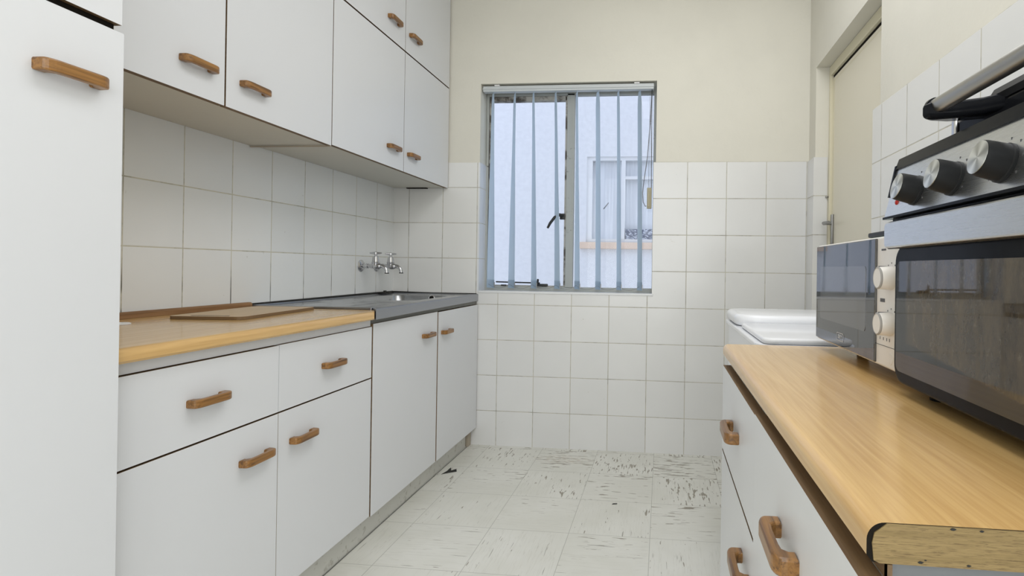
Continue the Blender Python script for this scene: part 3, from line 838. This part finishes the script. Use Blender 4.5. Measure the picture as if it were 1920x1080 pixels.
# ------------------------------------------------------------ microwave
mw = thing('microwave', (.53, 1.14, .82), 'white microwave with a black mirrored door, beside the toaster oven', 'microwave')
mx, mz0, mz1, my0, my1 = .372, .8435, 1.0645, .889, 1.368
b = MB(); b.box(mx + .010, .700, my0 + .004, my1 - .004, mz0 + .002, mz1 - .001, .005, 3); b.build('body', M['whiteplastic'], mw)
b = MB(); b.box(mx, mx + .012, my0, my1, mz0, mz1, .004, 3); b.build('fascia', M['creamplastic'], mw)
b = MB(); b.box(mx - .004, mx + .002, 1.0, my1 - .003, mz0 + .004, mz1 - .003, .0015, 2); md_ = b.build('door', M['mwglass'], mw)
b = MB(); b.prism(rrect(1.043, 1.330, .895, 1.014, .008, 4), 'X', mx - .0046, mx - .0038); b.build('window_screen', M['mwscreen'], md_)
def knob(parent, x, y, z, r, L):
    b = MB(); b.lathe((x, y, z), (-1, 0, 0), [(0, r * .96), (L * .15, r), (L * .80, r * .94), (L * .92, r * .90), (L, r * .80), (L, 0)])
    k = b.build('knob', M['creamplastic'], parent, True)
    b = MB(); b.lathe((x, y, z), (-1, 0, 0), [(L * .86, r * .90), (L * .94, r * .955), (L * 1.02, r * .84), (L * .98, r * .80), (L * .86, r * .5)]); b.build('knob_ring', M['ring'], k, True)
    b = MB(); b.box(x - L * .9, x - L * .1, y - .0004, y + .0004, z + r * .9, z + r * 1.0); b.build('pointer', M['print'], k)
    return k
knob(mw, mx, .940, .994, .0195, .023)
knob(mw, mx, .940, .919, .0195, .023)
b = MB()
for zc in (.994, .919):
    for i in range(9):
        a = math.radians(-130 + 260 * i / 8); y = .940 - .0245 * math.sin(a); z = zc + .0245 * math.cos(a)
        b.box(mx - .0006, mx + .0001, y - .0008, y + .0008, z - .0012, z + .0012)
b.box(mx - .0006, mx + .0001, .966, .985, .953, .959); b.box(mx - .0006, mx + .0001, .964, .982, 1.040, 1.043)
for y in (.984, .970, .956, .945): b.box(mx - .0006, mx + .0001, y - .0006, y + .0006, .889, .894)
b.box(mx - .0005, mx + .0001, my0 + .003, .999, .8795, .8803)
tag(b.build('markings', M['print'], mw), kind='stuff')
b = MB(); b.lathe((mx, .940, .862), (-1, 0, 0), [(0, .010), (.0008, .0095), (.0008, 0)]); b.build('button', M['creamplastic'], mw, True)
def text(name, body, size, loc, parent, mat):
    c = bpy.data.curves.new(name, 'FONT'); c.body = body; c.size = size; c.extrude = .0002; c.align_x = 'CENTER'; c.align_y = 'CENTER'
    c.materials.append(mat)
    tmp = bpy.data.objects.new(name, c); COL.objects.link(tmp)
    me = bpy.data.meshes.new_from_object(tmp.evaluated_get(bpy.context.evaluated_depsgraph_get())); me.name = name
    bpy.data.objects.remove(tmp)
    o = bpy.data.objects.new(name, me); COL.objects.link(o); o.parent = parent
    o.matrix_parent_inverse = Matrix.Translation(-parent_loc(parent)); o.location = loc; o.rotation_euler = (PI / 2, 0, -PI / 2)
    return o
text('logo', 'DEFY', .0115, (mx - .0046, 1.184, .868), md_, M['lightprint'])
b = MB()
o1 = rrect(1.184 - .022, 1.184 + .022, .868 - .0085, .868 + .0085, .004, 4); i1 = rrect(1.184 - .0205, 1.184 + .0205, .868 - .007, .868 + .007, .003, 4)
A = [b.bm.verts.new((mx - .0046, *p)) for p in o1]; B = [b.bm.verts.new((mx - .0046, *p)) for p in i1]
for i in range(len(A)): b.bm.faces.new([A[i], A[(i + 1) % len(A)], B[(i + 1) % len(A)], B[i]])
b.build('logo_border', M['lightprint'], md_)
for x in (.45, .67):
    for y in (.95, 1.29):
        b = MB(); b.cyl((x, y, .8203), (x, y, mz0 + .004), .012, .013); b.build('foot', M['blackmatt'], mw)

bx_ = thing('flat_box', (.50, 1.1, mz1), 'thin dark lid with pale teal underside lying on the microwave', 'container')
b = MB(); b.box(.425, .60, .98, 1.186, mz1 + .0005, mz1 + .009, .002); b.build('base', M['teal'], bx_)
b = MB(); b.box(.422, .603, .977, 1.189, mz1 + .009, mz1 + .019, .003, 3); b.build('lid', M['blackmatt'], bx_)

# ------------------------------------------------------------ toaster oven
ov = thing('toaster_oven', (.55, .65, .82), 'large black and steel toaster oven with black knobs, nearest the camera', 'toaster oven')
oy0, oy1 = .425, .885
b = MB(); b.prism([(.385, .842), (.72, .842), (.72, 1.172), (.395, 1.172), (.366, 1.10), (.366, .90)], 'Y', oy0 + .004, oy1 - .004, .004, 2)
b.build('body', M['blackmatt'], ov)
b = MB()   # leaning control panel
b.prism([(.337, 1.087), (.3565, 1.168), (.372, 1.168), (.372, 1.087)], 'Y', oy0 + .003, oy1 - .002, .001, 1)
cp = b.build('control_panel', M['steel_brush'], ov)
b = MB()   # black rim over the panel
b.prism([(.3520, 1.160), (.3580, 1.1765), (.3660, 1.1795), (.400, 1.1800), (.400, 1.170), (.362, 1.158)], 'Y', oy0, oy1 + .001, .003, 2)
b.prism([(.3430, 1.118), (.353, 1.166), (.366, 1.172), (.366, 1.118)], 'Y', oy1 - .003, oy1 + .001)
b.build('top_rim', M['blackgloss'], ov)
b = MB(); b.prism([(.335, 1.0835), (.335, 1.0870), (.372, 1.0870), (.372, 1.0700), (.352, 1.0700), (.350, 1.0835)], 'Y', oy0, oy1 - .001, .0008, 1); b.build('panel_lip', M['blackgloss'], ov)
# steel door grip
dv = MB(); dv.prism(rrect(oy0, oy1 - .0005, .838, 1.044, .028, 7), 'X', .354, .372, .004, 3)
door = dv.build('door', M['blackgloss'], ov)
b = MB(); b.prism(rrect(oy0 + .012, oy1 - .012, .856, 1.020, .012, 5), 'X', .3525, .3545); b.build('door_glass', M['ovenglass'], door)
b = MB(); b.prism(rrect(oy0 + .001, oy1, 1.040, 1.079, .008, 5), 'X', .3375, .356, .0025, 2); b.build('door_grip', M['steel_brush'], door)
b = MB(); b.prism(rrect(oy0, oy1 + .001, 1.0385, 1.0800, .009, 5), 'X', .341, .353, .001, 1); b.build('grip_edge', M['blackgloss'], door)
nrm = Vector((-.0810, 0, .0195)).normalized()
for k, y in enumerate((.790, .692, .595, .498)):
    c = Vector((.3437, y, 1.1155))
    b = MB(); b.lathe(c, nrm, [(0, .0205), (.003, .0205), (.004, .0195), (.024, .0185), (.0265, .0178), (.0270, .016), (.0268, 0)], 40)
    kn = b.build('knob', M['knobblack'], ov, True)
    # disc with own origin so that its spun highlights, painted into the colour, radiate from the centre
    b = MB(); b.lathe((0, 0, 0), nrm, [(0, .0172), (.0006, .0172), (.0008, .0165), (.0006, 0)], 40)
    dc = b.build('knob_disc', M['disc'], None, True); dc.parent = kn
    dc.matrix_parent_inverse = Matrix.Translation(-parent_loc(kn)); dc.location = c + nrm * .0270
b = MB(); b.lathe((.3418, .848, 1.107), nrm, [(0, .0045), (.0015, .0040), (.0025, 0.002), (.0027, 0)]); b.build('indicator_light', M['red'], ov, True)
b = MB()
for y in (.790, .692, .595):
    for i in range(7):
        a = math.radians(-120 + 40 * i); c = Vector((.3440, y, 1.1155)); up = Vector((.0195, 0, .081)).normalized()
        p = c + Vector((0, -1, 0)) * math.sin(a) * .026 + up * math.cos(a) * .026
        b.box(p.x - .0006, p.x + .001, p.y - .0006, p.y + .0006, p.z - .0013, p.z + .0013)
tag(b.build('panel_marks', M['print'], ov), kind='stuff')
for x in (.40, .69):
    for y in (.46, .835):
        b = MB(); b.cyl((x, y, .8203), (x, y, .844), .014, .016); b.build('foot', M['blackmatt'], ov)

# ------------------------------------------------------------ contact grill on top of the oven
gr = thing('contact_grill', (.53, .65, 1.182), 'black contact grill with a steel tube handle, standing on the toaster oven', 'grill')
b = MB(); b.box(.412, .70, .50, .822, 1.1835, 1.219, .004, 3); b.build('base', M['blackgloss'], gr)
b = MB(); b.box(.408, .430, .823, .834, 1.184, 1.222, .003, 3); b.build('corner_post', M['chrome'], gr)
b = MB(); b.prism([(.412, 1.2190), (.408, 1.226), (.414, 1.236), (.50, 1.256), (.70, 1.262), (.70, 1.219)], 'Y', .46, .745, .004, 2); lid = b.build('lid', M['blackmatt'], gr)
b = MB()
b.prism([(.425, .715), (.450, .740), (.425, .764), (.400, .777), (.375, .782), (.352, .777), (.340, .767), (.343, .754), (.372, .750), (.398, .736), (.412, .715)], 'Z', 1.206, 1.227, .006, 3)
b.build('arm', M['blackgloss'], lid, True)
b = MB(); b.tube([(.356, .768, 1.2225), (.356, .50, 1.2225)], .0105, 24); b.build('tube_handle', metal('satin_tube', (.50, .49, .47), .34, 'Y'), lid, True)
b = MB(); b.lathe((.356, .776, 1.2220), (0, -1, 0), [(0, .004), (.001, .011), (.006, .0135), (.012, .0130), (.012, 0)]); b.build('end_cap', M['blackgloss'], lid, True)

# ------------------------------------------------------------ washing machine behind the right worktop
wm = thing('washing_machine', (.49, 1.85, 0), 'white top-loading washing machine behind the right worktop', 'washing machine')
wx0, wx1, wy0, wy1 = .240, .735, 1.42, 2.18
b = MB(); b.prism(rrect(wx0 + .012, wx1, wy0, wy1 - .01, .05, 6), 'Z', .03, .800, .004, 2); b.build('body', M['enamel'], wm)
b = MB(); b.prism(rrect(wx0 + .002, wx1, wy0 - .002, wy1 + .005, .06, 6), 'Z', .800, .816, .005, 3); b.build('top_frame', M['enamel'], wm)
b = MB(); b.prism(rrect(wx0 + .004, wx1 - .002, 1.84, wy1 + .004, .075, 8), 'Z', .8165, .856, .016, 4); b.build('rear_cover', M['enamel'], wm, True)
b = MB(); b.prism(rrect(wx0 + .016, wx1 - .002, wy0 + .002, 1.838, .03, 6), 'Z', .8165, .832, .006, 3); b.build('lid', M['enamel'], wm, True)
for x in (wx0 + .07, wx1 - .06):
    for y in (wy0 + .06, wy1 - .08):
        b = MB(); b.cyl((x, y, .001), (x, y, .035), .022); b.build('foot', M['blackmatt'], wm)
